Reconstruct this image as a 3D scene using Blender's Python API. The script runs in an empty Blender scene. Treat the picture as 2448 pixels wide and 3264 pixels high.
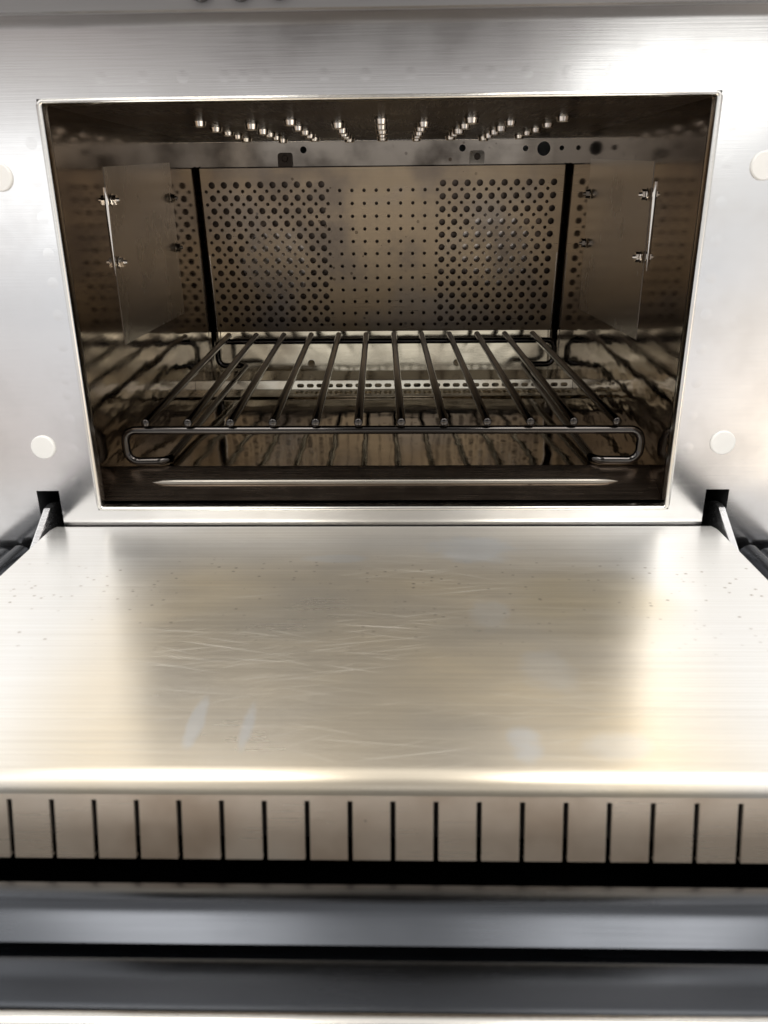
import bpy, bmesh, math, random
from mathutils import Vector, Matrix
random.seed(7)
sc = bpy.context.scene
COL = sc.collection
PI = math.pi

# ------------------------------------------------------------------ camera
cam_d = bpy.data.cameras.new('camera'); cam = bpy.data.objects.new('camera', cam_d); COL.objects.link(cam)
cam_d.sensor_fit = 'VERTICAL'; cam_d.sensor_height = 36.0; cam_d.sensor_width = 27.0; cam_d.lens = 27.51
cam_d.clip_start = 0.01; cam_d.clip_end = 50
_r = ((0.99975523, 0.01997081, -0.00952128), (0.00165713, 0.3615504, 0.93235109), (-0.02206223, 0.93213866, -0.36142881))
_m = Matrix(((_r[0][0], _r[1][0], -_r[2][0], 0.0142068), (_r[0][1], _r[1][1], -_r[2][1], -0.5132829),
             (_r[0][2], _r[1][2], -_r[2][2], 0.1964025), (0, 0, 0, 1)))
cam.matrix_world = _m
cam_d.dof.use_dof = True; cam_d.dof.focus_distance = 0.68; cam_d.dof.aperture_fstop = 12.5
sc.camera = cam

# ------------------------------------------------------------------ world: a plain lit room seen only in the metal
W = bpy.data.worlds.new('World'); sc.world = W; W.use_nodes = True
wn = W.node_tree.nodes; wl = W.node_tree.links
for n in list(wn): wn.remove(n)


def nd(ns, t, **kw):
    n = ns.new(t)
    for k, v in kw.items():
        if k.startswith('i_'): n.inputs[k[2:].replace('_', ' ')].default_value = v
        else: setattr(n, k, v)
    return n


def math_n(ns, ls, op, a, b=None, clamp=False):
    n = ns.new('ShaderNodeMath'); n.operation = op; n.use_clamp = clamp
    for i, v in enumerate((a, b)):
        if v is None: continue
        if isinstance(v, (int, float)): n.inputs[i].default_value = v
        else: ls.new(v, n.inputs[i])
    return n.outputs[0]


def ramp(ns, ls, fac, stops, interp='LINEAR'):
    r = ns.new('ShaderNodeValToRGB'); cr = r.color_ramp; cr.interpolation = interp
    while len(cr.elements) > 1: cr.elements.remove(cr.elements[-1])
    cr.elements[0].position = stops[0][0]; c = stops[0][1]; cr.elements[0].color = (c, c, c, 1) if isinstance(c, (int, float)) else (*c, 1)
    for p, c in stops[1:]:
        e = cr.elements.new(p); e.color = (c, c, c, 1) if isinstance(c, (int, float)) else (*c, 1)
    ls.new(fac, r.inputs[0]); return r.outputs[0]


def mixc(ns, ls, fac, a, b, mode='MIX'):
    n = ns.new('ShaderNodeMix'); n.data_type = 'RGBA'; n.blend_type = mode
    for key, v in ((0, fac), (6, a), (7, b)):
        if isinstance(v, (int, float)): n.inputs[key].default_value = v
        elif isinstance(v, tuple): n.inputs[key].default_value = (*v, 1) if len(v) == 3 else v
        else: ls.new(v, n.inputs[key])
    return n.outputs[2]


tc = wn.new('ShaderNodeTexCoord'); sx = wn.new('ShaderNodeSeparateXYZ'); wl.new(tc.outputs['Generated'], sx.inputs[0])
zz = math_n(wn, wl, 'MULTIPLY_ADD', sx.outputs[2], 0.5); wn[-1].inputs[2].default_value = 0.5
# elevation: floor dark, counter and wall bright, upper wall dimmer, ceiling bright
basec = ramp(wn, wl, zz, [(0.0, (.12, .11, .10)), (.10, (.30, .26, .24)), (.22, (.42, .39, .37)), (.32, (.70, .69, .70)), (.40, (.78, .78, .81)), (.46, (.78, .785, .80)), (.545, (.86, .85, .84)),
                          (.568, (.44, .40, .385)), (.600, (.22, .19, .18)), (.645, (.42, .385, .36)), (.70, (1.85, 1.83, 1.80)), (.82, (1.9, 1.88, 1.84)), (.92, (.8, .78, .75)), (1.0, (.8, .78, .75))])


def blob(cx, cz, rx, rz, soft=.35):
    a = math_n(wn, wl, 'DIVIDE', math_n(wn, wl, 'SUBTRACT', sx.outputs[0], cx), rx)
    b = math_n(wn, wl, 'DIVIDE', math_n(wn, wl, 'SUBTRACT', sx.outputs[2], cz), rz)
    d = math_n(wn, wl, 'SQRT', math_n(wn, wl, 'ADD', math_n(wn, wl, 'MULTIPLY', a, a), math_n(wn, wl, 'MULTIPLY', b, b)))
    m = wn.new('ShaderNodeMapRange'); m.interpolation_type = 'SMOOTHSTEP'
    m.inputs['From Min'].default_value = 1 + soft; m.inputs['From Max'].default_value = 1 - soft
    wl.new(d, m.inputs['Value'])
    back = math_n(wn, wl, 'LESS_THAN', sx.outputs[1], 0.0)      # only the room behind the photographer
    return math_n(wn, wl, 'MULTIPLY', m.outputs[0], back)


c1 = mixc(wn, wl, blob(-.04, .190, .25, .050, .25), basec, (.03, .02, .02))      # photographer's head and phone, a dark patch put into the world colour
c2 = mixc(wn, wl, blob(.30, .12, .11, .035), c1, (3.2, 3.2, 3.1))           # bright window to the right
c3 = mixc(wn, wl, blob(-.42, .02, .16, .06), c2, (1.5, 1.5, 1.5))
c4 = mixc(wn, wl, blob(.62, -.30, .22, .22, .7), c3, (2.0, 1.7, 1.35))
c4 = mixc(wn, wl, blob(-.60, -.34, .22, .20, .7), c4, (.66, .57, .51))
c4 = mixc(wn, wl, blob(-.02, -.42, .26, .20, .7), c4, (.22, .18, .155))     # the dark clothes of whoever stands there
c4 = mixc(wn, wl, blob(.0, .50, .33, .32, .35), c4, (.14, .13, .12))
bg = wn.new('ShaderNodeBackground'); wo = wn.new('ShaderNodeOutputWorld'); wl.new(c4, bg.inputs[0]); wl.new(bg.outputs[0], wo.inputs[0])
bg.inputs[1].default_value = 1.0


def area(name, loc, sx_, sy_, power, target, color=(1, .97, .92)):
    l = bpy.data.lights.new(name, 'AREA'); l.shape = 'RECTANGLE'; l.size = sx_; l.size_y = sy_; l.energy = power; l.color = color
    o = bpy.data.objects.new(name, l); COL.objects.link(o); o.location = loc
    o.rotation_euler = (Vector(target) - Vector(loc)).to_track_quat('-Z', 'Y').to_euler(); return o


area('ceiling_light', (-.5, -1.0, 1.5), .5, 1.4, 12, (-.5, -1.0, 0))
area('ceiling_light', (.55, -1.0, 1.5), .5, 1.4, 13, (.55, -.9, 0))

vs = sc.view_settings; vs.view_transform = 'Standard'; vs.look = 'None'; vs.exposure = 0.0; vs.gamma = 1.0; vs.use_curve_mapping = False
sc.cycles.max_bounces = 14; sc.cycles.glossy_bounces = 12; sc.cycles.diffuse_bounces = 4
sc.cycles.use_denoising = True; sc.cycles.sample_clamp_indirect = 6; sc.cycles.caustics_reflective = True


# ------------------------------------------------------------------ materials
def mat(name):
    m = bpy.data.materials.new(name); m.use_nodes = True
    n = m.node_tree.nodes; l = m.node_tree.links
    b = n['Principled BSDF']; return m, n, l, b


def objco(n, l, scale=(1, 1, 1), rot=(0, 0, 0), loc=(0, 0, 0)):
    t = n.new('ShaderNodeTexCoord'); mp = n.new('ShaderNodeMapping')
    mp.inputs['Scale'].default_value = scale; mp.inputs['Rotation'].default_value = rot; mp.inputs['Location'].default_value = loc
    l.new(t.outputs['Object'], mp.inputs[0]); return mp.outputs[0]


def noise(n, l, vec, scale, detail=3, rough=.55):
    x = n.new('ShaderNodeTexNoise'); x.inputs['Scale'].default_value = scale; x.inputs['Detail'].default_value = detail
    x.inputs['Roughness'].default_value = rough; l.new(vec, x.inputs['Vector']); return x.outputs[0]


def maprange(n, l, v, a, b, c, d, smooth=False):
    x = n.new('ShaderNodeMapRange'); x.inputs[1].default_value = a; x.inputs[2].default_value = b; x.inputs[3].default_value = c; x.inputs[4].default_value = d
    if smooth: x.interpolation_type = 'SMOOTHSTEP'
    l.new(v, x.inputs[0]); return x.outputs[0]


def bump(n, l, b, h, strength, dist, prev=None):
    x = n.new('ShaderNodeBump'); x.inputs['Strength'].default_value = strength; x.inputs['Distance'].default_value = dist
    l.new(h, x.inputs['Height'])
    if prev: l.new(prev, x.inputs['Normal'])
    l.new(x.outputs[0], b.inputs['Normal']); return x.outputs[0]


def steel(name, col, rough, brush='x', brush_amt=.06, aniso=0.0, wave=None, stain=.25, stain_col=None, metallic=1.0, tangent=(1, 0, 0), brc=.10, patch=None, specks=0.0):
    m, n, l, b = mat(name)
    b.inputs['Metallic'].default_value = metallic
    sc_ = {'x': (18, 1300, 1300), 'z': (1300, 1300, 18), 'y': (1300, 18, 1300)}[brush]
    br = noise(n, l, objco(n, l, sc_), 1.0, 2)
    st = noise(n, l, objco(n, l), 14, 4)
    fac = maprange(n, l, st, .42, .72, 0, stain, True)
    c = mixc(n, l, fac, col, stain_col or tuple(x * .7 for x in col))
    c = mixc(n, l, maprange(n, l, br, .3, .7, 0, brc), c, tuple(x * .72 for x in col))
    if specks:
        vo = n.new('ShaderNodeTexVoronoi'); vo.inputs['Scale'].default_value = 150; l.new(objco(n, l, (1, 1, 1)), vo.inputs['Vector'])
        se = n.new('ShaderNodeSeparateColor'); l.new(vo.outputs['Color'], se.inputs[0])
        big = maprange(n, l, se.outputs[1], 0, 1, .08, .30)
        sp = math_n(n, l, 'MULTIPLY', math_n(n, l, 'LESS_THAN', vo.outputs['Distance'], big), math_n(n, l, 'GREATER_THAN', se.outputs[0], .90))
        sp = math_n(n, l, 'MULTIPLY', sp, maprange(n, l, noise(n, l, objco(n, l, (1, 1, 1), (0, 0, 0), (8, 1, 2)), 8, 2), .42, .6, 0, specks, True))
        c = mixc(n, l, sp, c, (.05, .033, .022))
    if patch:
        pn = noise(n, l, objco(n, l, (1, 1, 1), (0, 0, 0), (5, 3, 1)), 9, 3)
        c = mixc(n, l, maprange(n, l, pn, .5, .68, 0, .4, True), c, patch)
    l.new(c, b.inputs['Base Color'])
    r = math_n(n, l, 'ADD', maprange(n, l, br, .3, .7, rough - brush_amt, rough + brush_amt), maprange(n, l, st, .4, .7, -.02, .05), True)
    l.new(r, b.inputs['Roughness'])
    prev = bump(n, l, b, br, .03, .0003)
    if wave:
        wv = noise(n, l, objco(n, l, wave[2] if len(wave) > 2 else (1, 1, 1)), wave[0], 2)
        if len(wave) > 3:      # ripples only on the lower part of the sheet
            tz = n.new('ShaderNodeTexCoord'); sz = n.new('ShaderNodeSeparateXYZ'); l.new(tz.outputs['Object'], sz.inputs[0])
            wv = math_n(n, l, 'MULTIPLY', wv, maprange(n, l, sz.outputs[2], wave[3] - .03, wave[3] + .05, 1, .03, True))
        bump(n, l, b, wv, wave[1], .006, prev)
    if aniso:
        b.inputs['Anisotropic'].default_value = aniso
        t = n.new('ShaderNodeCombineXYZ')
        for i in range(3): t.inputs[i].default_value = tangent[i]
        l.new(t.outputs[0], b.inputs['Tangent'])
    return m


M = {}
M['panel'] = steel('brushed_panel_steel', (.85, .845, .84), .155, 'x', .012, .2, stain=.5, stain_col=(.64, .62, .60), tangent=(0, 0, 1), patch=(.72, .72, .73))
M['rim'] = steel('polished_rim_steel', (.86, .84, .80), .16, 'x', .03, stain=.2, stain_col=(.6, .52, .42))
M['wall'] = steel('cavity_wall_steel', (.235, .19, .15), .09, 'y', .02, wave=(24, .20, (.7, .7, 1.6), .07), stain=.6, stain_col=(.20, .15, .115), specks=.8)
M['floor'] = steel('cavity_floor_steel', (.62, .56, .46), .045, 'x', .012, wave=(16, .13), stain=.6, stain_col=(.32, .25, .18), specks=.8)
M['apron'] = steel('front_apron_steel', (.34, .27, .215), .24, 'x', .04, stain=.5, stain_col=(.13, .10, .08), specks=.8)
M['rib'] = steel('pressed_rib_steel', (.30, .275, .24), .3, 'x', .03)
M['ceil'] = steel('dark_ceiling_steel', (.016, .012, .010), .28, 'y', .03, stain=.6, stain_col=(.05, .035, .025), metallic=0.0)  # near-black, non-metal colour stands in for the ceiling's dark reflections
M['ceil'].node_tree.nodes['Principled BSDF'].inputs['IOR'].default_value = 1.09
M['post'] = steel('corner_post_steel', (.20, .175, .15), .25, 'z', .03)
M['plate'] = steel('heat_tinted_perforated_steel', (.40, .31, .21), .33, 'x', .04, stain=.7, stain_col=(.20, .17, .15), specks=.6, patch=(.27, .26, .26))
M['back'] = steel('back_wall_steel', (.72, .65, .50), .12, 'x', .03, wave=(18, .15), stain=.5, stain_col=(.3, .23, .16))
M['header'] = steel('header_steel', (.34, .30, .25), .13, 'x', .04, stain=1.0, stain_col=(.045, .035, .028), specks=.8)  # the strong stain stands in for the header's uneven reflections
M['cover'] = steel('satin_cover_steel', (.50, .465, .43), .26, 'z', .008, stain=.35, brc=.02)
M['slotted'] = steel('slotted_strip_steel', (.74, .69, .58), .16, 'x', .02, stain=.6, stain_col=(.45, .34, .2))
M['bright'] = steel('bright_fastener_steel', (.85, .80, .74), .18, 'x', .03)
M['nozzle'] = steel('nozzle_steel', (1.0, .97, .92), .16, 'x', .02, stain=.3)
M['arm'] = steel('hinge_arm_steel', (.86, .86, .88), .30, 'x', .05)
M['rack'] = steel('rack_wire_steel', (.07, .065, .062), .07, 'y', .03, stain=.5, stain_col=(.04, .033, .028))
M['dark_steel'] = steel('dark_baffle_steel', (.16, .125, .10), .35, 'x', .05)
M['wheel'] = steel('blower_steel', (.62, .56, .50), .22, 'x', .03)
M['cover_dark'] = steel('dark_grey_coated_metal', (.072, .077, .087), .24, 'x', .02, stain=.1)


def plain(name, col, rough, metallic=0.0, var=.15):
    m, n, l, b = mat(name); b.inputs['Metallic'].default_value = metallic
    st = noise(n, l, objco(n, l), 60, 4)
    l.new(mixc(n, l, maprange(n, l, st, .35, .7, 0, var), col, tuple(x * .6 for x in col)), b.inputs['Base Color'])
    l.new(maprange(n, l, st, .3, .7, rough * .85, rough * 1.15), b.inputs['Roughness']); return m


M['skirt'] = steel('slotted_edge_steel', (.78, .66, .54), .30, 'x', .03, .3, stain=.9, stain_col=(.44, .33, .24), patch=(.60, .56, .50), tangent=(0, .25, .97), metallic=.76, specks=.7)
M['core'] = plain('dark_door_filling', (.035, .03, .028), .5)
M['white'] = plain('off_white_plastic', (.84, .83, .80), .45, var=.12)
M['black'] = plain('hinge_well_shade', (.012, .012, .013), .6)  # black colour stands in for the shade inside the hinge wells
M['gloss_black'] = plain('glossy_black_trim', (.03, .03, .034), .14)
M['fascia'] = steel('fascia_steel', (.26, .25, .245), .35, 'x', .05)
M['soot'] = plain('burnt_brown_tab', (.06, .045, .035), .4, .6)
M['body'] = steel('outer_casing_steel', (.55, .55, .56), .35, 'x', .05)
M['counter'] = steel('steel_worktop', (.72, .72, .73), .28, 'x', .03)


# inner door sheet: scratched, smudged, heat-tinted brushed steel
def door_mat():
    m, n, l, b = mat('scratched_door_steel'); b.inputs['Metallic'].default_value = .88
    b.inputs['Anisotropic'].default_value = .85
    t = n.new('ShaderNodeCombineXYZ'); t.inputs[1].default_value = .7; t.inputs[2].default_value = .71; l.new(t.outputs[0], b.inputs['Tangent'])
    br = noise(n, l, objco(n, l, (5, 900, 900)), 1.0, 2)
    br2 = noise(n, l, objco(n, l, (12, 220, 220)), 1.0, 3)
    lg = noise(n, l, objco(n, l, (1, 1.6, 1)), 6.5, 3)
    # part heat tint, part cavity reflection put into the colour of the middle
    t0 = n.new('ShaderNodeTexCoord'); s0 = n.new('ShaderNodeSeparateXYZ'); l.new(t0.outputs['Object'], s0.inputs[0])
    X, Y = s0.outputs[0], s0.outputs[1]
    ax = math_n(n, l, 'ABSOLUTE', math_n(n, l, 'SUBTRACT', X, .0))
    midx = maprange(n, l, ax, .105, .185, 1, 0, True)
    midy = maprange(n, l, Y, -.03, -.10, .25, 1, True)
    tint = math_n(n, l, 'MULTIPLY', midx, midy)
    tint = math_n(n, l, 'MULTIPLY', tint, maprange(n, l, lg, .3, .7, .55, 1.0))
    col = mixc(n, l, tint, (.93, .925, .91), (.88, .75, .54))
    # yellower patch on the right
    px = math_n(n, l, 'DIVIDE', math_n(n, l, 'SUBTRACT', X, .125), .05); py = math_n(n, l, 'DIVIDE', math_n(n, l, 'SUBTRACT', Y, -.12), .05)
    pd = math_n(n, l, 'ADD', math_n(n, l, 'MULTIPLY', px, px), math_n(n, l, 'MULTIPLY', py, py))
    col = mixc(n, l, math_n(n, l, 'MULTIPLY', maprange(n, l, pd, 1.2, .1, 0, .45, True), maprange(n, l, lg, .35, .65, .4, 1)), col, (.72, .58, .30))
    col = mixc(n, l, maprange(n, l, br, .3, .7, 0, .26), col, (.46, .40, .32))
    rough = maprange(n, l, br2, .3, .7, .29, .315)
    rough = math_n(n, l, 'ADD', rough, maprange(n, l, lg, .3, .7, -.03, .04))
    # scratches: stretched noise in several directions, thresholded
    scr = None
    for k, (ang, sx1, sy1, lo, ox) in enumerate(((14, 12, 1500, .69, 0), (-10, 10, 1300, .69, 3.3), (22, 16, 1700, .72, 7.1), (-24, 18, 1600, .735, 1.7), (6, 9, 1900, .69, 9.2), (-15, 26, 2100, .70, 5.2))):
        v = noise(n, l, objco(n, l, (sx1, sy1, 1), (0, 0, 0), (ox, ox, 0)), 1.0, 1)
        mp = n[v.node.name].inputs['Vector'].links[0].from_node if False else None
        # rotate first, then stretch
        tcn = n.new('ShaderNodeTexCoord'); r1 = n.new('ShaderNodeMapping'); r1.inputs['Rotation'].default_value = (0, 0, math.radians(ang))
        r2 = n.new('ShaderNodeMapping'); r2.inputs['Scale'].default_value = (sx1, sy1, 1); r2.inputs['Location'].default_value = (ox, ox, ox)
        l.new(tcn.outputs['Object'], r1.inputs[0]); l.new(r1.outputs[0], r2.inputs[0])
        v = noise(n, l, r2.outputs[0], 1.0, 1)
        s = maprange(n, l, v, lo + .004, lo + .08, 0, 1)
        scr = s if scr is None else math_n(n, l, 'MAXIMUM', scr, s)
    zone = noise(n, l, objco(n, l, (1, 1.5, 1), (0, 0, 0), (4, 2, 0)), 7, 2)
    zmask = math_n(n, l, 'MULTIPLY', maprange(n, l, zone, .42, .58, 0, 1, True), maprange(n, l, ax, .13, .2, 1, .15, True))
    zx = math_n(n, l, 'DIVIDE', math_n(n, l, 'ADD', X, .035), .10); zy = math_n(n, l, 'DIVIDE', math_n(n, l, 'ADD', Y, .125), .075)
    zd = math_n(n, l, 'ADD', math_n(n, l, 'MULTIPLY', zx, zx), math_n(n, l, 'MULTIPLY', zy, zy))
    zmask = math_n(n, l, 'MULTIPLY', zmask, maprange(n, l, zd, .5, 1.6, 1.0, .5, True))
    scr = math_n(n, l, 'MULTIPLY', math_n(n, l, 'MULTIPLY', scr, zmask), maprange(n, l, Y, -.262, -.256, 0, 1))
    col = mixc(n, l, math_n(n, l, 'MULTIPLY', scr, 1.0), col, (1.0, .96, .88))
    rough = math_n(n, l, 'ADD', rough, math_n(n, l, 'MULTIPLY', scr, .10))
    # wiped smudges, bluish
    def smudge(cx, cy, rx, ry, col, amt):
        ang = noise(n, l, objco(n, l, (1, 1, 1), (0, 0, 0), (cx * 9, cy * 7, 0)), 45, 3)
        a = math_n(n, l, 'DIVIDE', math_n(n, l, 'SUBTRACT', X, cx), rx); c = math_n(n, l, 'DIVIDE', math_n(n, l, 'SUBTRACT', Y, cy), ry)
        d = math_n(n, l, 'ADD', math_n(n, l, 'MULTIPLY', a, a), math_n(n, l, 'MULTIPLY', c, c))
        d = math_n(n, l, 'ADD', d, maprange(n, l, ang, .3, .7, -.6, .6))
        f = math_n(n, l, 'MULTIPLY', maprange(n, l, d, 1.4, .1, 0, amt, True), maprange(n, l, Y, -.262, -.256, 0, 1))
        return mixc(n, l, f, col, (.78, .80, .82)), f
    tot = None
    for args in ((.062, -.045, .030, .020, .6), (-.028, -.060, .022, .006, .4), (-.075, -.232, .0035, .020, .55), (-.052, -.232, .003, .018, .55),
                 (.066, -.245, .008, .012, .6), (.085, -.19, .014, .02, .25), (.062, -.135, .012, .02, .3), (.10, -.245, .016, .010, .3)):
        col, f = smudge(*args[:4], col, args[4]); tot = f if tot is None else math_n(n, l, 'MAXIMUM', tot, f)
    rough = math_n(n, l, 'ADD', rough, math_n(n, l, 'MULTIPLY', tot, .04))
    # small brown specks in a band
    vo = n.new('ShaderNodeTexVoronoi'); vo.inputs['Scale'].default_value = 260; l.new(objco(n, l, (.7, 1, 1)), vo.inputs['Vector'])
    sp = maprange(n, l, vo.outputs['Distance'], .26, .08, 0, 1)
    sel = n.new('ShaderNodeSeparateColor'); l.new(vo.outputs['Color'], sel.inputs[0])
    sp = math_n(n, l, 'MULTIPLY', sp, math_n(n, l, 'GREATER_THAN', sel.outputs[0], .74))
    band = math_n(n, l, 'MULTIPLY', maprange(n, l, Y, -.05, -.08, 0, 1, True), maprange(n, l, Y, -.19, -.14, 0, 1, True))
    sp = math_n(n, l, 'MULTIPLY', math_n(n, l, 'MULTIPLY', sp, band), maprange(n, l, lg, .35, .6, .1, .9))
    col = mixc(n, l, sp, col, (.22, .15, .09))
    l.new(col, b.inputs['Base Color']); l.new(rough, b.inputs['Roughness'])
    pv = bump(n, l, b, br, .10, .0003)
    pv = bump(n, l, b, noise(n, l, objco(n, l, (1, 1, 1)), 9, 2), .05, .01, pv)
    bump(n, l, b, scr, .35, -.0002, pv)
    return m


M['door'] = door_mat()


# ------------------------------------------------------------------ mesh helpers
def obj(name, bm, m, parent=None, smooth=None, bevel=None):
    me = bpy.data.meshes.new(name); bmesh.ops.recalc_face_normals(bm, faces=bm.faces[:]); bm.to_mesh(me); bm.free()
    o = bpy.data.objects.new(name, me); COL.objects.link(o); me.materials.append(m)
    if parent: o.parent = parent
    if smooth is not None:
        for p in me.polygons: p.use_smooth = True
        me.set_sharp_from_angle(angle=math.radians(smooth))
    if bevel:
        md = o.modifiers.new('bevel', 'BEVEL'); md.width = bevel; md.segments = 2; md.limit_method = 'ANGLE'
    return o


def quad(bm, *pts):
    return bm.faces.new([bm.verts.new(p) for p in pts])


def box(bm, x0, x1, y0, y1, z0, z1):
    v = [bm.verts.new((x, y, z)) for x in (x0, x1) for y in (y0, y1) for z in (z0, z1)]
    for f in ((0, 1, 3, 2), (4, 6, 7, 5), (0, 4, 5, 1), (2, 3, 7, 6), (0, 2, 6, 4), (1, 5, 7, 3)):
        bm.faces.new([v[i] for i in f])


def cyl(bm, c, axis, r, h, seg=24, r2=None, cap0=True, cap1=True, rot=0.0):
    a = Vector(axis).normalized(); u = a.orthogonal().normalized(); w = a.cross(u); c = Vector(c); r2 = r if r2 is None else r2
    A = [bm.verts.new(c + r * (math.cos(t) * u + math.sin(t) * w)) for t in [2 * PI * k / seg + rot for k in range(seg)]]
    B = [bm.verts.new(c + a * h + r2 * (math.cos(t) * u + math.sin(t) * w)) for t in [2 * PI * k / seg + rot for k in range(seg)]]
    for k in range(seg): bm.faces.new((A[k], A[(k + 1) % seg], B[(k + 1) % seg], B[k]))
    if cap0: bm.faces.new(A[::-1])
    if cap1: bm.faces.new(B)


def tube(bm, pts, r, seg=12, closed=False, caps=True):
    pts = [Vector(p) for p in pts]; n = len(pts); rings = []
    prev = None
    for i in range(n):
        if closed: d = (pts[(i + 1) % n] - pts[i - 1]).normalized()
        else: d = (pts[min(i + 1, n - 1)] - pts[max(i - 1, 0)]).normalized()
        u = d.orthogonal().normalized() if prev is None else (prev - d * prev.dot(d)).normalized()
        prev = u; w = d.cross(u)
        rr = r[i] if isinstance(r, (list, tuple)) else r
        rings.append([bm.verts.new(pts[i] + rr * (math.cos(t) * u + math.sin(t) * w)) for t in [2 * PI * k / seg for k in range(seg)]])
    for i in range(n if closed else n - 1):
        a, b_ = rings[i], rings[(i + 1) % n]
        if closed and i == n - 1:
            # match the seam
            off = min(range(seg), key=lambda s: (a[0].co - b_[s].co).length); b_ = b_[off:] + b_[:off]
        for k in range(seg): bm.faces.new((a[k], a[(k + 1) % seg], b_[(k + 1) % seg], b_[k]))
    if caps and not closed: bm.faces.new(rings[0][::-1]); bm.faces.new(rings[-1])


def fillet(pts, rad, seg=8):
    """polyline with rounded corners"""
    P = [Vector(p) for p in pts]; out = [P[0]]
    for i in range(1, len(P) - 1):
        a = (P[i - 1] - P[i]); b_ = (P[i + 1] - P[i]); la, lb = a.length, b_.length; a.normalize(); b_.normalize()
        ang = a.angle(b_); t = min(rad / math.tan(ang / 2), la * .49, lb * .49); r_ = t * math.tan(ang / 2)
        cen = P[i] + (a + b_).normalized() * (r_ / math.sin(ang / 2))
        s = P[i] + a * t - cen; e = P[i] + b_ * t - cen
        tot = s.angle(e)
        for k in range(seg + 1):
            f = k / seg
            out.append(cen + (s * math.sin((1 - f) * tot) + e * math.sin(f * tot)) / math.sin(tot))
    out.append(P[-1]); return out


def perforated(name, outline, holes, thick, m, matrix, parent):
    """flat sheet with holes: 2-D curve filled, turned to a mesh; matrix maps (u,v,w) to the oven"""
    cu = bpy.data.curves.new(name, 'CURVE'); cu.dimensions = '2D'; cu.fill_mode = 'BOTH'; cu.extrude = thick / 2
    for pl in [outline] + holes:
        s = cu.splines.new('POLY'); s.points.add(len(pl) - 1); s.use_cyclic_u = True
        for i, (u, v) in enumerate(pl): s.points[i].co = (u, v, 0, 1)
    t = bpy.data.objects.new(name, cu); COL.objects.link(t)
    dg = bpy.context.evaluated_depsgraph_get(); me = bpy.data.meshes.new_from_object(t.evaluated_get(dg), depsgraph=dg)
    bpy.data.objects.remove(t); bpy.data.curves.remove(cu)
    me.transform(matrix); me.materials.clear(); me.materials.append(m)
    o = bpy.data.objects.new(name, me); COL.objects.link(o); o.parent = parent; me.name = name
    return o


def circ(cx, cy, r, n=14): return [(cx + r * math.cos(2 * PI * k / n), cy + r * math.sin(2 * PI * k / n)) for k in range(n)]


def stadium(cx, cy, w, h, n=6):
    r = h / 2; o = []
    for k in range(n + 1): a = -PI / 2 + PI * k / n; o.append((cx + w / 2 - r + r * math.cos(a), cy + r * math.sin(a)))
    for k in range(n + 1): a = PI / 2 + PI * k / n; o.append((cx - w / 2 + r + r * math.cos(a), cy + r * math.sin(a)))
    return o


def empty(name, parent=None, loc=(0, 0, 0)):
    o = bpy.data.objects.new(name, None); COL.objects.link(o); o.empty_display_size = .02; o.location = loc
    if parent: o.parent = parent
    return o


def sheet_x(name, prof, x0f, x1f, m, parent, smooth=30, nx=1):
    """a sheet whose (y,z) profile runs across the oven; x0f/x1f give the side at each y"""
    bm = bmesh.new(); rows = []
    for y, z in prof:
        rows.append([bm.verts.new((x0f(y) + (x1f(y) - x0f(y)) * k / nx, y, z)) for k in range(nx + 1)])
    for a, b_ in zip(rows, rows[1:]):
        for k in range(nx): bm.faces.new((a[k], a[k + 1], b_[k + 1], b_[k]))
    return obj(name, bm, m, parent, smooth)


# ------------------------------------------------------------------ the counter the oven stands on
bm = bmesh.new(); box(bm, -.9, .9, -.42, .6, -.16, -.125)
o = obj('counter', bm, M['counter'], None, bevel=.004); o['kind'] = 'structure'

# ------------------------------------------------------------------ the oven
oven = empty('countertop_oven')
oven['label'] = 'open stainless steel countertop oven with its door lowered flat and a perforated back plate'
oven['category'] = 'oven'

AX, AZ0, AZ1 = .200, -.0005, .2584      # outer edge of the aperture trim
IX, IZ0, IZ1 = .1962, .003, .2555       # inner edge
SHIFT = -.0153
def xl(y): return -.196 + SHIFT * y
def xr(y): return .196 + SHIFT * y
def ceil_z(y): return .2553 + .020 * y

# front panel: one sheet with the aperture and two hinge slots cut in it
HL = (-.2419, -.2261); HR = (.2243, .2401); HZ = (-.055, .0140)
xs = sorted([-.375, -.30, HL[0], HL[1], -AX, -.05, .10, AX, HR[0], HR[1], .30, .375]); zs = sorted([-.105, HZ[0], AZ0, HZ[1], .10, AZ1, .30, .315])
bm = bmesh.new(); vc = {}
def vget(x, z):
    if (x, z) not in vc: vc[(x, z)] = bm.verts.new((x, 0, z))
    return vc[(x, z)]
for x0, x1 in zip(xs, xs[1:]):
    for z0, z1 in zip(zs, zs[1:]):
        cx, cz = (x0 + x1) / 2, (z0 + z1) / 2
        if -AX < cx < AX and AZ0 < cz < AZ1: continue
        if HZ[0] < cz < HZ[1] and (HL[0] < cx < HL[1] or HR[0] < cx < HR[1]): continue
        bm.faces.new((vget(x0, z0), vget(x1, z0), vget(x1, z1), vget(x0, z1)))
front = obj('front_panel', bm, M['panel'], oven)
md = front.modifiers.new('solid', 'SOLIDIFY'); md.thickness = .0014; md.offset = 0
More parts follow.
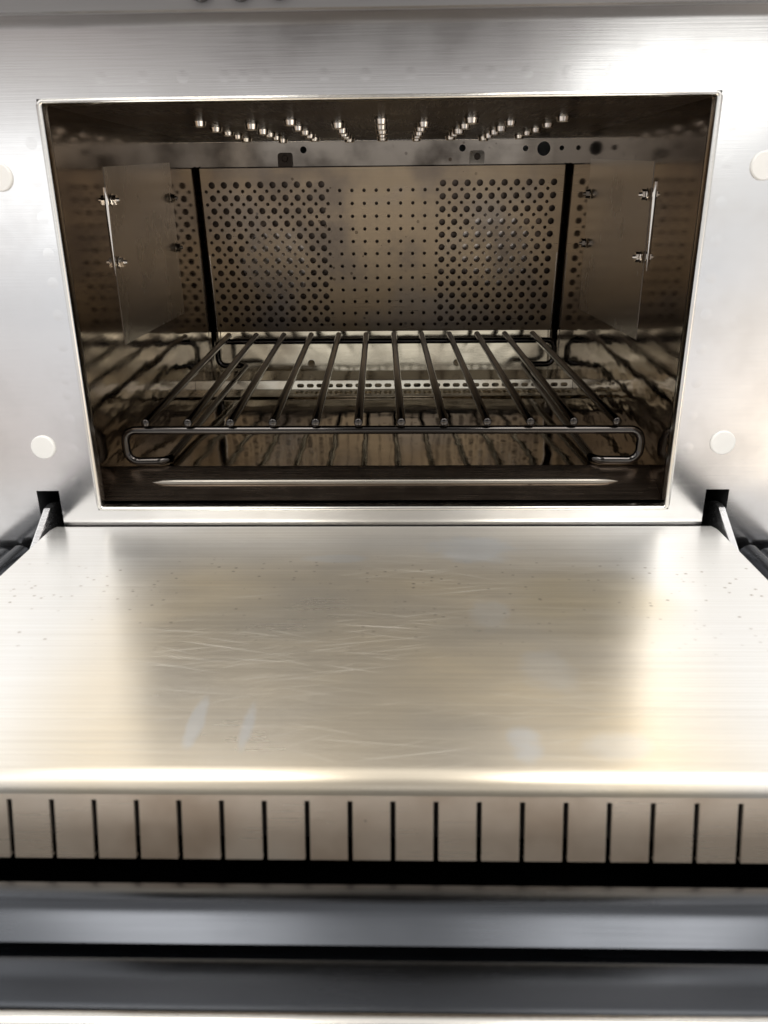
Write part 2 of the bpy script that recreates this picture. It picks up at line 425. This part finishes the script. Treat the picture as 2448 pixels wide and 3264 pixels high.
# spot-weld dimples pressed in the sheet
dim = [(x, .2688) for x in (-.160, -.136, -.1123, -.088, -.0772, -.0637, -.03, -.006, .02, .0516, .0662, .0867, .11, .135, .158)]
dim += [(-.2070 - .00001 * k, z) for k, z in enumerate((.235, .214, .193, .172, .1543, .1343, .1143))] + [(-.2087, .0923), (-.2092, .0823), (-.2101, .0654), (-.2112, .044), (-.2125, .0207)]
dim += [(.2079, z) for z in (.24, .22, .198, .176, .1542, .132, .11, .088, .066, .044, .0225)]
dm = None
for dx, dz in dim:
    if dm is None:
        bm = bmesh.new(); r = .0036; rings = []
        for q in range(5):
            rr = r * (1 - q / 4.0); hh = -.00071 - .000011 * (1 - (rr / r) ** 2) ** 1.5
            rings.append([bm.verts.new((rr * math.cos(2 * PI * k / 20), hh, rr * math.sin(2 * PI * k / 20))) for k in range(20)] if q < 4 else [bm.verts.new((0, hh, 0))])
        for q in range(3):
            for k in range(20): bm.faces.new((rings[q][k], rings[q][(k + 1) % 20], rings[q + 1][(k + 1) % 20], rings[q + 1][k]))
        for k in range(20): bm.faces.new((rings[3][k], rings[3][(k + 1) % 20], rings[4][0]))
        dm = obj('weld_dimple', bm, M['panel'], front, 60); c = dm
    else:
        c = dm.copy(); COL.objects.link(c); c.parent = front
    c.location = (dx, 0, dz)
# four round covers over the screws
caps = [(-.2298, .2164), (.2303, .2181), (-.2314, .0459), (.2305, .0475)]
cap0 = None
for cx, cz in caps:
    if cap0 is None:
        bm = bmesh.new(); cyl(bm, (0, -.0007, 0), (0, -1, 0), .0082, .0012, 40, cap0=False, cap1=False); cyl(bm, (0, -.0019, 0), (0, -1, 0), .0082, .0005, 40, r2=.0076, cap0=False)
        cap0 = obj('screw_cover', bm, M['white'], front, 35); c = cap0
    else:
        c = cap0.copy(); COL.objects.link(c); c.parent = front
    c.location = (cx, 0, cz)

# polished lip round the aperture
def rrect(x0, x1, z0, z1, r, y, n=6):
    P = []
    for cx, cz, a0 in ((x1 - r, z1 - r, 0), (x0 + r, z1 - r, PI / 2), (x0 + r, z0 + r, PI), (x1 - r, z0 + r, 1.5 * PI)):
        for k in range(n + 1): a = a0 + PI / 2 * k / n; P.append(Vector((cx + r * math.cos(a), y, cz + r * math.sin(a))))
    return P
bm = bmesh.new(); rings = []
for off, y in ((0, 0), (0, -.0026), (.0007, -.0036), (.0018, -.0038), (.0029, -.0034), (.0036, -.0022), (.0038, .004)):
    e = off
    rings.append([bm.verts.new(p) for p in rrect(-AX + e, AX - e, AZ0 + e * .92, AZ1 - e * .76, max(.0045 - e, .0012), y)])
for a, b_ in zip(rings, rings[1:]):
    N = len(a)
    for k in range(N): bm.faces.new((a[k], a[(k + 1) % N], b_[(k + 1) % N], b_[k]))
obj('aperture_rim', bm, M['rim'], front, 50)
# fill the tiny corner notches between the square cut and the rounded rim
# hinge wells behind the two slots
for hx in (HL, HR):
    bm = bmesh.new(); x0, x1 = hx
    for f in (((x0, .0007, HZ[0]), (x0, .0007, HZ[1]), (x0, .05, HZ[1]), (x0, .05, HZ[0])), ((x1, .0007, HZ[0]), (x1, .05, HZ[0]), (x1, .05, HZ[1]), (x1, .0007, HZ[1])),
              ((x0, .0007, HZ[1]), (x1, .0007, HZ[1]), (x1, .05, HZ[1]), (x0, .05, HZ[1])), ((x0, .0007, HZ[0]), (x0, .05, HZ[0]), (x1, .05, HZ[0]), (x1, .0007, HZ[0])),
              ((x0, .05, HZ[0]), (x0, .05, HZ[1]), (x1, .05, HZ[1]), (x1, .05, HZ[0]))):
        quad(bm, *f)
    well = obj('hinge_well', bm, M['black'], front)

# control fascia above, with three black push knobs
bm = bmesh.new()
prof = [(-.0008, .3006), (-.012, .2990), (-.0185, .2976), (-.0198, .2985), (-.0200, .3010), (-.0200, .40)]
rows = [[bm.verts.new((x, y, z)) for x in (-.375, .375)] for y, z in prof]
for a, b_ in zip(rows, rows[1:]): bm.faces.new((a[0], a[1], b_[1], b_[0]))
fas = obj('control_panel', bm, M['fascia'], oven, 40)
kn = None
for kx, kz in ((-.0937, .3076), (-.0722, .3075), (-.0514, .3081)):
    if kn is None:
        bm = bmesh.new(); cyl(bm, (0, -.020, 0), (0, -1, 0), .0062, .0035, 28, cap0=False, cap1=False); cyl(bm, (0, -.0235, 0), (0, -1, 0), .0062, .0008, 28, r2=.0054, cap0=False)
        kn = obj('push_button', bm, M['gloss_black'], fas, 35); k = kn
    else:
        k = kn.copy(); COL.objects.link(k); k.parent = fas
    k.location = (kx, 0, kz)

# outer casing: top, sides, back, underside
bm = bmesh.new()
quad(bm, (-.375, .0008, -.105), (-.375, .60, -.105), (-.375, .60, .40), (-.375, .0008, .40))
quad(bm, (.375, .0008, -.105), (.375, .0008, .40), (.375, .60, .40), (.375, .60, -.105))
quad(bm, (-.375, -.02, .40), (-.375, .60, .40), (.375, .60, .40), (.375, -.02, .40))
quad(bm, (-.375, .60, -.105), (.375, .60, -.105), (.375, .60, .40), (-.375, .60, .40))
quad(bm, (-.375, .0008, -.105), (.375, .0008, -.105), (.375, .60, -.105), (-.375, .60, -.105))
casing = obj('casing', bm, M['body'], oven)
for fx in (-.32, .32):
    for fy in (.05, .55):
        bm = bmesh.new(); cyl(bm, (fx, fy, -.125), (0, 0, 1), .018, .02, 20); obj('foot', bm, M['gloss_black'], oven, 40)

# ------------------------------------------------------------------ cavity
YB = .405
def sidewall(fx, sgn):
    bm = bmesh.new(); G = []
    NY, NZ = 20, 8
    for i in range(NY + 1):
        y = .004 + (YB - .004) * i / NY
        z0 = .003 + .472 * y if y < .036 else .0200
        G.append([bm.verts.new((fx(y), y, z0 + (ceil_z(y) - z0) * k / NZ)) for k in range(NZ + 1)])
    for i in range(NY):
        for k in range(NZ): bm.faces.new((G[i][k], G[i + 1][k], G[i + 1][k + 1], G[i][k + 1]))
    w = obj('side_wall', bm, M['wall'], oven, 30)
    # satin cover sheet held off the wall, its blade clip and four nuts
    def P(d, y, z): return (fx(y) - sgn * d, y, z)
    bm = bmesh.new(); y0, y1 = (.089, .275) if sgn < 0 else (.098, .288)
    pts = [(y0, .101), (y1, .102), (y1, .238), (y0, .226)]
    inn = [bm.verts.new(P(.0004, y, z)) for y, z in pts]; out = [bm.verts.new(P(-.0002, y, z)) for y, z in pts]
    bm.faces.new(inn)
    for k in range(4): bm.faces.new((inn[k], inn[(k + 1) % 4], out[(k + 1) % 4], out[k])).material_index = 1
    cv = obj('wall_cover', bm, M['cover'], w); cv.data.materials.append(M['post'])
    bm = bmesh.new(); yb = .0865 if sgn < 0 else .0895
    v = [P(-.0003, yb, .152), P(.0008, yb - .001, .1515), P(.0013, yb, .160), P(.0013, yb + .001, .205), P(.0008, yb, .2125), P(-.0003, yb, .212)]
    A = [bm.verts.new(q) for q in v]; B = [bm.verts.new((q[0], q[1] + .0011, q[2])) for q in v]
    bm.faces.new(A); bm.faces.new(B[::-1])
    for k in range(6): bm.faces.new((A[k], B[k], B[(k + 1) % 6], A[(k + 1) % 6]))
    obj('blade_clip', bm, M['bright'], w)
    for ny, nz in ((y0 + .006, .2042), (y0 + .006, .1610), (y1 - .010, .2075), (y1 - .009, .1640)):
        bm = bmesh.new(); ax = (-sgn, 0, 0); b0 = P(.0014, ny, nz)
        cyl(bm, b0, ax, .0044, .0010, 20)
        cyl(bm, (b0[0] - sgn * .0010, ny, nz), ax, .0037, .0030, 6, rot=.3)
        cyl(bm, (b0[0] - sgn * .0040, ny, nz), ax, .0017, .0022, 12, r2=.0013)
        obj('nut', bm, M['bright'] if ny < y0 + .02 else M['post'], w, 35)  # rear nuts take a darker steel: their dimmer light put into the colour
    return w
wl_ = sidewall(xl, -1); wr_ = sidewall(xr, 1)

# ceiling with rows of round air nozzles
ceil = sheet_x('ceiling', [(.004, ceil_z(.004)), (.2, ceil_z(.2)), (YB, ceil_z(YB))], xl, xr, M['ceil'], oven)
nz0 = None
for i in range(9):
    x = -.1345 + .0335 * i
    ys = (.1285, .190, .243, .288, .335) if i % 2 == 0 else (.1615, .2185, .265, .309, .352)
    for y in ys:
        if nz0 is None:
            bm = bmesh.new(); cyl(bm, (0, 0, 0), (0, 0, -1), .0053, .0036, 20, r2=.0045, cap0=False, cap1=False); cyl(bm, (0, 0, -.0036), (0, 0, -1), .0045, .0003, 20, r2=.0040, cap0=False, cap1=False)
            cyl(bm, (0, 0, -.0039), (0, 0, 1), .0040, .003, 20, cap0=False, cap1=True)
            nz0 = obj('air_nozzle', bm, M['nozzle'], ceil, 35); k = nz0
        else:
            k = nz0.copy(); COL.objects.link(k); k.parent = ceil
        k.location = (x + SHIFT * (y - .13) + random.uniform(-.0006, .0006), y, ceil_z(y) + .0003); q_ = random.uniform(.88, 1.12); k.scale = (q_, q_, random.uniform(.85, 1.1))

# floor: sloped front apron with a pressed rib, flat mirror-bright floor behind
floor = sheet_x('floor_pan', [(.0366, .0200), (.0376, .0200), (.10, .0200), (.2, .0200), (YB, .0200)], xl, xr, M['floor'], oven, 20, nx=12)
apron = sheet_x('floor_apron', [(.004, .0048), (.033, .0186), (.0348, .0194), (.0366, .0200)], xl, xr, M['apron'], oven, 20, nx=12)
bm = bmesh.new(); N = 40; pts = []; rr = []
for k in range(N + 1):
    t = k / N; x = -.1665 + .336 * t; pts.append((x, .0207, .0127)); e = min(t, 1 - t) / .035
    rr.append(.0027 * min(1, math.sin(min(1, max(.02, e)) * PI / 2)))
tube(bm, pts, rr, 14); obj('pressed_rib', bm, M['rib'], apron, 60)

# back: header strip, perforated plate, lower panel, chamber behind
def hx0(y): return xl(y)
bw = empty('back_wall', oven)
rect = [(xl(.385), .2388), (xr(.385), .2388), (xr(.385), .2642), (xl(.385), .2642)]
MYZ = Matrix(((1, 0, 0, 0), (0, -.13, -1, .387 + .13 * .2388), (0, 1, 0, 0), (0, 0, 0, 1)))     # (u,v,w) -> (x, y, z)
header = perforated('header_strip', rect, [circ(-.0875, .2545, .0034), circ(.0785, .2545, .0034), circ(.1630, .2530, .0068, 24), circ(.1865 - .005, .2535, .0024), circ(.144, .2535, .0028)], .0012, M['header'], MYZ, oven)
for tx in (-.1070, .0940):
    bm = bmesh.new()
    pr = fillet([(tx - .0075, 0, .2385), (tx - .0075, 0, .2515), (tx + .0075, 0, .2515), (tx + .0075, 0, .2385)], .0025, 5)
    A = [bm.verts.new((q.x, .3818, q.z)) for q in pr]; B = [bm.verts.new((q.x, .3840, q.z)) for q in pr]
    bm.faces.new(A)
    for k in range(len(A) - 1): bm.faces.new((A[k], A[k + 1], B[k + 1], B[k]))
    tab = obj('mounting_tab', bm, M['soot'] if tx < 0 else M['header'], header)
    bm = bmesh.new(); cyl(bm, (tx, .3818, .2462), (0, -1, 0), .0034, .0012, 18, r2=.0028, cap0=False); s_ = obj('tab_screw', bm, M['soot'], header, 40)
bm = bmesh.new(); tube(bm, [(xl(.384) + .001, .3838, .2626), (xr(.384) - .001, .3838, .2626)], .0008, 8); obj('header_flange', bm, M['bright'], header, 60)
# perforated plate, leaning back slightly
th = math.atan2(.019, .171)
u0 = Vector((SHIFT * .39, .3805, .2374)); 
Mx = Matrix(((1, 0, 0, u0.x), (0, -math.sin(th), -math.cos(th), u0.y), (0, math.cos(th), -math.sin(th), u0.z), (0, 0, 0, 1)))
# v runs up the plate (0 at its top edge, negative below)
PW0, PW1 = -.1915, .1915
PH = .1725; pitch = .01295
holes = []
rnd = random.Random(3)
for r in range(12):
    vb = -.0165 - r * pitch
    for c in range(10):
        holes.append(circ(-.1803 + c * pitch, vb, .0034, 16)); holes.append(circ(.0647 + c * pitch, vb, .0034, 16))
    vs_ = vb - pitch * .48
    for c in range(29): holes.append(circ(-.1803 - pitch / 2 + c * pitch * .9985, vs_, .00185, 12))
outl = [(PW0, 0), (PW0, -PH), (PW1, -PH), (PW1, 0)]
plate = perforated('perforated_plate', outl, holes, .0012, M['plate'], Mx, oven)
# chamber behind the plate
bm = bmesh.new()
def P2(u, v, w): return Mx @ Vector((u, v, w))
quad(bm, P2(-.197, .0, -.013), P2(.197, .0, -.013), P2(.197, -.176, -.013), P2(-.197, -.176, -.013))
quad(bm, P2(-.197, 0, -.013), P2(.197, 0, -.013), P2(.197, 0, -.0015), P2(-.197, 0, -.0015))
quad(bm, P2(-.197, -.1735, -.013), P2(.197, -.1735, -.013), P2(.197, -.1735, -.0015), P2(-.197, -.1735, -.0015))
chamber = obj('fan_chamber', bm, M['dark_steel'], oven)
for fx, v0, R_ in ((-.12, -.10, .060), (.125, -.085, .064)):
    bm = bmesh.new()
    for q in range(28):
        a = 2 * PI * q / 28; r0, r1 = R_ * .62, R_
        c0 = (fx + r0 * math.cos(a), v0 + r0 * math.sin(a)); c1 = (fx + r1 * math.cos(a + .16), v0 + r1 * math.sin(a + .16))
        quad(bm, P2(*c0, -.012), P2(*c1, -.012), P2(*c1, -.004), P2(*c0, -.004))
    cc = []
    for q in range(32): a = 2 * PI * q / 32; cc.append((fx + R_ * .62 * math.cos(a), v0 + R_ * .62 * math.sin(a)))
    f = bm.faces.new([bm.verts.new(P2(*c, -.0125)) for c in cc])
    obj('blower_wheel', bm, M['wheel'], chamber)
# lower back panel under the plate and the ledge joining them
low = sheet_x('lower_back_panel', [(.3975, .0672), (.4030, .0667), (.4044, .0648), (.3995, .020)], xl, xr, M['back'], oven, 20)
for rx in (-.0905, .079):
    bm = bmesh.new(); cyl(bm, (rx, .4006, .0285), (0, -1, 0), .0042, .0009, 24, r2=.0036, cap0=False); obj('rivet', bm, M['back'], low, 40)
# corner posts where plate meets the side walls
for sgn, fx in ((-1, xl), (1, xr)):
    bm = bmesh.new()
    q = [(.3805, .2385), (.3985, .068), (.4015, .0202)]
    for d0, d1, dy0, dy1 in ((.0, .0030, .004, -.0005), (.0030, .0040, -.0005, .004)):
        for (ya, za), (yb_, zb) in zip(q, q[1:]):
            quad(bm, (fx(ya) - sgn * d0, ya + dy0, za), (fx(ya) - sgn * d1, ya + dy1, za), (fx(yb_) - sgn * d1, yb_ + dy1, zb), (fx(yb_) - sgn * d0, yb_ + dy0, zb))
    cp = obj('corner_post', bm, M['post'], oven)
    bm = bmesh.new(); tube(bm, [(fx(.39) - sgn * .0054, .3895, .150), (fx(.3985) - sgn * .0054, .3975, .068), (fx(.399) - sgn * .0054, .3985, .0205)], .0006, 8); obj('post_edge', bm, M['bright'], cp, 60)
bpy.data.objects.remove(bw)
# slotted strip standing across the floor
ss = [(xl(.2925) + .0003, .0200), (xr(.2925) - .0003, .0200), (xr(.2925) - .0003, .0300), (xl(.2925) + .0003, .0300)]
MS = Matrix(((1, 0, 0, 0), (0, .12, -1, .2925 - .0024), (0, 1, 0, 0), (0, 0, 0, 1)))
slots = [stadium(-.0905 + k * .01012, .0252, .0076, .0040) for k in range(28)]
strip = perforated('slotted_strip', ss, [s for s in slots if max(p[0] for p in s) < xr(.2925) - .002], .0009, M['slotted'], MS, oven)
bm = bmesh.new(); tube(bm, [(xl(.2925) + .0006, .2946, .0301), (xr(.2925) - .0006, .2946, .0301)], .0007, 8); obj('strip_edge', bm, M['slotted'], strip, 60)

MF = Matrix(((1, 0, 0, 0), (0, 1, 0, .2575), (0, 0, 1, .0212), (0, 0, 0, 1)))  # added sheet on the floor, standing in for the strip's mirror image
mirror_slots = []
for k in range(28):
    cx = -.0905 + k * .01012
    if cx + .004 > xr(.26) - .002: continue
    mirror_slots.append([(cx + v, .0185 + u) for u, v in [(p[0], p[1]) for p in stadium(0, 0, .0150, .0076)]])
perforated('slot_mirror_sheet', [(xl(.26) + .0006, 0), (xr(.26) - .0006, 0), (xr(.26) - .0006, .0325), (xl(.26) + .0006, .0325)], mirror_slots, .0009, M['slotted'], MF, strip)

# ------------------------------------------------------------------ the door, lowered flat
door = empty('door', oven, (0, 0, 0))
DX, DY0, DY1, DZ = .2312, -.0035, -.2665, -.0110
# sheet: rounded rear corners, rounded front bend into a slotted skirt
bm = bmesh.new()
def dsec(y, z, ins=0): return [(-DX + ins, y, z), (DX - ins, y, z)]
prof = [(DY0 - .0012, DZ - .0025, .003), (DY0 - .0016, DZ - .0006, .003), (DY0 - .003, DZ, .0022), (DY0 - .006, DZ, .0008), (DY0 - .010, DZ, 0)]
for k in range(1, 9): prof.append((DY0 - .010 - (.2455) * k / 8, DZ, 0))
R_ = .0072
yb = prof[-1][0]
for k in range(1, 11):
    a = PI / 2 * k / 10; prof.append((yb - R_ * math.sin(a), DZ - R_ * (1 - math.cos(a)), 0))
FY = prof[-1][0]; ztop = -.0195; SK = math.tan(math.radians(14)); zb = -.0458
def fy(z): return FY - SK * (ztop - z)
prof.append((FY, ztop, 0))
rows = []
xcuts = 24
for y, z, i_ in prof: rows.append([bm.verts.new((-(DX - i_) + 2 * (DX - i_) * k / xcuts, y, z)) for k in range(xcuts + 1)])
for a, b_ in zip(rows, rows[1:]):
    for k in range(xcuts): bm.faces.new((a[k], a[k + 1], b_[k + 1], b_[k]))
# side skirts
for s in (-1, 1):
    for (y0, z0, i0), (y1, z1, i1) in zip(prof, prof[1:]):
        quad(bm, (s * (DX - i0), y0, z0), (s * (DX - i1), y1, z1), (s * (DX - i1), y1, -.0445), (s * (DX - i0), y0, -.0445))
inner = obj('inner_sheet', bm, M['door'], door, 40)
bm = bmesh.new()
# teeth between slots
sl = [-.0063 + .01701 * k for k in range(-13, 14)]; sw = .00105
edges = [-DX] + [v for x in sl for v in (x - sw, x + sw)] + [DX]
for k in range(0, len(edges), 2):
    x0, x1 = edges[k], edges[k + 1]
    if x1 - x0 < .002: continue
    b = []
    ZT = ztop - .0022; t1 = .0014
    quad(bm, (x0, FY, ztop), (x1, FY, ztop), (x1, fy(ZT), ZT), (x0, fy(ZT), ZT))
    quad(bm, (x0, fy(ZT), ZT), (x1, fy(ZT), ZT), (x1, fy(zb), zb), (x0, fy(zb), zb))
    for xx, s in ((x0, 1), (x1, -1)): quad(bm, (xx, fy(ZT), ZT), (xx, fy(zb), zb), (xx, fy(zb) + t1, zb), (xx, fy(ZT) + t1, ZT))
    quad(bm, (x0, fy(zb), zb), (x1, fy(zb), zb), (x1, fy(zb) + .003, zb), (x0, fy(zb) + .003, zb))
    if k + 2 < len(edges):      # metal above the rounded slot head
        x2 = edges[k + 2]; quad(bm, (x1, FY, ztop), (x2, FY, ztop), (x2, fy(ZT), ZT), (x1, fy(ZT), ZT))
skirt = obj('slotted_edge', bm, M['skirt'], door)
bm = bmesh.new(); box(bm, -DX + .003, DX - .003, FY + .004, DY0 - .004, -.0440, DZ - .002); obj('door_core', bm, M['core'], door)

# outer door shell: profile swept round three sides; d = distance outward from the inner line, z height
shell_prof = [(-.040, -.075), (-.006, -.075), (0, -.072), (.0006, -.045), (.0010, -.0345), (.0020, -.0325), (.0050, -.0312), (.0100, -.0304), (.0125, -.0303), (.0155, -.0310), (.0195, -.0330), (.0240, -.0362),
              (.0250, -.0420), (.0314, -.0420), (.0324, -.0330), (.0350, -.0322), (.0420, -.0316), (.0490, -.0316), (.0500, -.0325), (.0506, -.0420), (.0535, -.0420), (.0540, -.0330), (.0570, -.0322), (.0630, -.0360), (.0665, -.080)]
side_prof = [(-.030, -.075), (-.004, -.075), (0, -.072), (.0010, -.045), (.0020, -.0320), (.0040, -.0275), (.0068, -.0252), (.0100, -.0244), (.0130, -.0250), (.0150, -.0268), (.0160, -.0290),
             (.0175, -.0290), (.019, -.0275), (.021, -.0270), (.023, -.0270), (.025, -.0270), (.027, -.0270), (.029, -.0270), (.031, -.0270), (.033, -.0272), (.035, -.0276), (.037, -.0285), (.039, -.0305), (.040, -.036), (.0405, -.080)]
assert len(shell_prof) == len(side_prof)
IXS, IYS = .2475, -.2955
bm = bmesh.new(); rings = []
stations = []
def st(base, dirv, w):
    rings.append([bm.verts.new((base[0] + dirv[0] * ((1 - w) * a[0] + w * b_[0]), base[1] + dirv[1] * ((1 - w) * a[0] + w * b_[0]), (1 - w) * a[1] + w * b_[1])) for a, b_ in zip(side_prof, shell_prof)])
for k in range(7): st((-IXS, -.008 + (IYS + .02 + .008) * k / 6, 0), (-1, 0), 0)
for k in range(1, 9):
    a = PI / 2 * k / 8; st((-IXS + .02 * (1 - math.cos(a)) , IYS + .02 - .02 * math.sin(a), 0), (-math.cos(a), -math.sin(a)), k / 8)
for k in range(1, 8): st((-IXS + .02 + (2 * IXS - .04) * k / 7, IYS, 0), (0, -1), 1)
for k in range(1, 9):
    a = PI / 2 * k / 8; st((IXS - .02 + .02 * math.sin(a), IYS + .02 - .02 * math.cos(a), 0), (math.sin(a), -math.cos(a)), 1 - k / 8)
for k in range(1, 7): st((IXS, IYS + .02 - (IYS + .02 + .008) * k / 6, 0), (1, 0), 0)
for a, b_ in zip(rings, rings[1:]):
    for k in range(len(a) - 1): bm.faces.new((a[k], a[k + 1], b_[k + 1], b_[k]))
bm.faces.new([v for v in rings[0]]); bm.faces.new([v for v in rings[-1]][::-1])
quad(bm, (-.24, -.3, -.0752), (.24, -.3, -.0752), (.24, -.008, -.0752), (-.24, -.008, -.0752))
shell = obj('outer_shell', bm, M['cover_dark'], door, 35)
bm = bmesh.new(); tube(bm, [(-.29, -.3515, -.0310), (-.1, -.3510, -.0308), (.1, -.3505, -.0306), (.29, -.3500, -.0302)], .0027, 14); obj('lip_highlight', bm, M['rim'], shell, 60)  # added bright bar standing in for the highlight on the shell's outer lip

# hinge arms: flat bars running out of the wells down beside the door
for s in (-1, 1):
    bm = bmesh.new(); x0, x1 = (-.2383, -.2337) if s < 0 else (.2340, .2386)
    pr = [(.030, -.006), (.012, .0010), (.004, .0022), (-.002, .0014), (-.036, -.0190), (-.042, -.026), (-.040, -.040), (.030, -.040)]
    A = [bm.verts.new((x0, y, z)) for y, z in pr]; B = [bm.verts.new((x1, y, z)) for y, z in pr]
    bm.faces.new(A); bm.faces.new(B[::-1])
    for k in range(len(pr)): bm.faces.new((A[k], A[(k + 1) % len(pr)], B[(k + 1) % len(pr)], B[k]))
    obj('hinge_arm', bm, M['arm'], door, bevel=.0007)

# ------------------------------------------------------------------ wire rack
rack = empty('wire_rack', None, (0, .036, .0203))
rack['label'] = 'dark steel wire shelf with twelve rods resting on the mirror-like oven floor'
rack['category'] = 'oven rack'
RP = Vector((0, .036, .0203))
def rk(name, bm, sm=60):
    for v in bm.verts: v.co -= RP
    return obj(name, bm, M['rack'], rack, sm)
def endloop(y, zt, zl, xa, xb, inl, inr):
    return [(inl, y, zl), (xa, y, zl), (xa, y, zt), (xb, y, zt), (xb, y, zl), (inr, y, zl)]
F = [(-.158, .3605, .0338), (-.1585, .0375, .0236), (-.188, .0370, .0236), (-.188, .0370, .0474), (.1875, .0370, .0466), (.1875, .0370, .0228 + .0008), (.1545, .0375, .0236), (.1485, .3605, .0338)]
B_ = [(.1485, .3605, .0338), (.1830, .3605, .0338), (.1830, .3605, .0600), (-.1900, .3605, .0605), (-.1900, .3605, .0338), (-.158, .3605, .0338)]
loop = F + B_[1:-1]
# closed path with rounded corners
n_ = len(loop); cl = []
for i in range(n_):
    a, b_, c = loop[i - 1], loop[i], loop[(i + 1) % n_]
    cl += fillet([a, b_, c], .0085, 7)[1:-1]
bm = bmesh.new(); tube(bm, cl, .0031, 14, closed=True); rk('frame_wire', bm)
for k in range(12):
    xf = -.1704 + .03078 * k; xb2 = -.1770 + .03055 * k
    bm = bmesh.new(); p0 = Vector((xf, .0325, .0536)); p1 = Vector((xb2, .3655, .0664)); d = (p1 - p0).normalized()
    tube(bm, [p0 - d * .0008, p0, p0 + d * .0004, (p0 + p1) / 2, p1 - d * .0004, p1, p1 + d * .0008], [.0024, .0031, .0032, .0032, .0032, .0031, .0022], 14)
    rk('bar', bm)
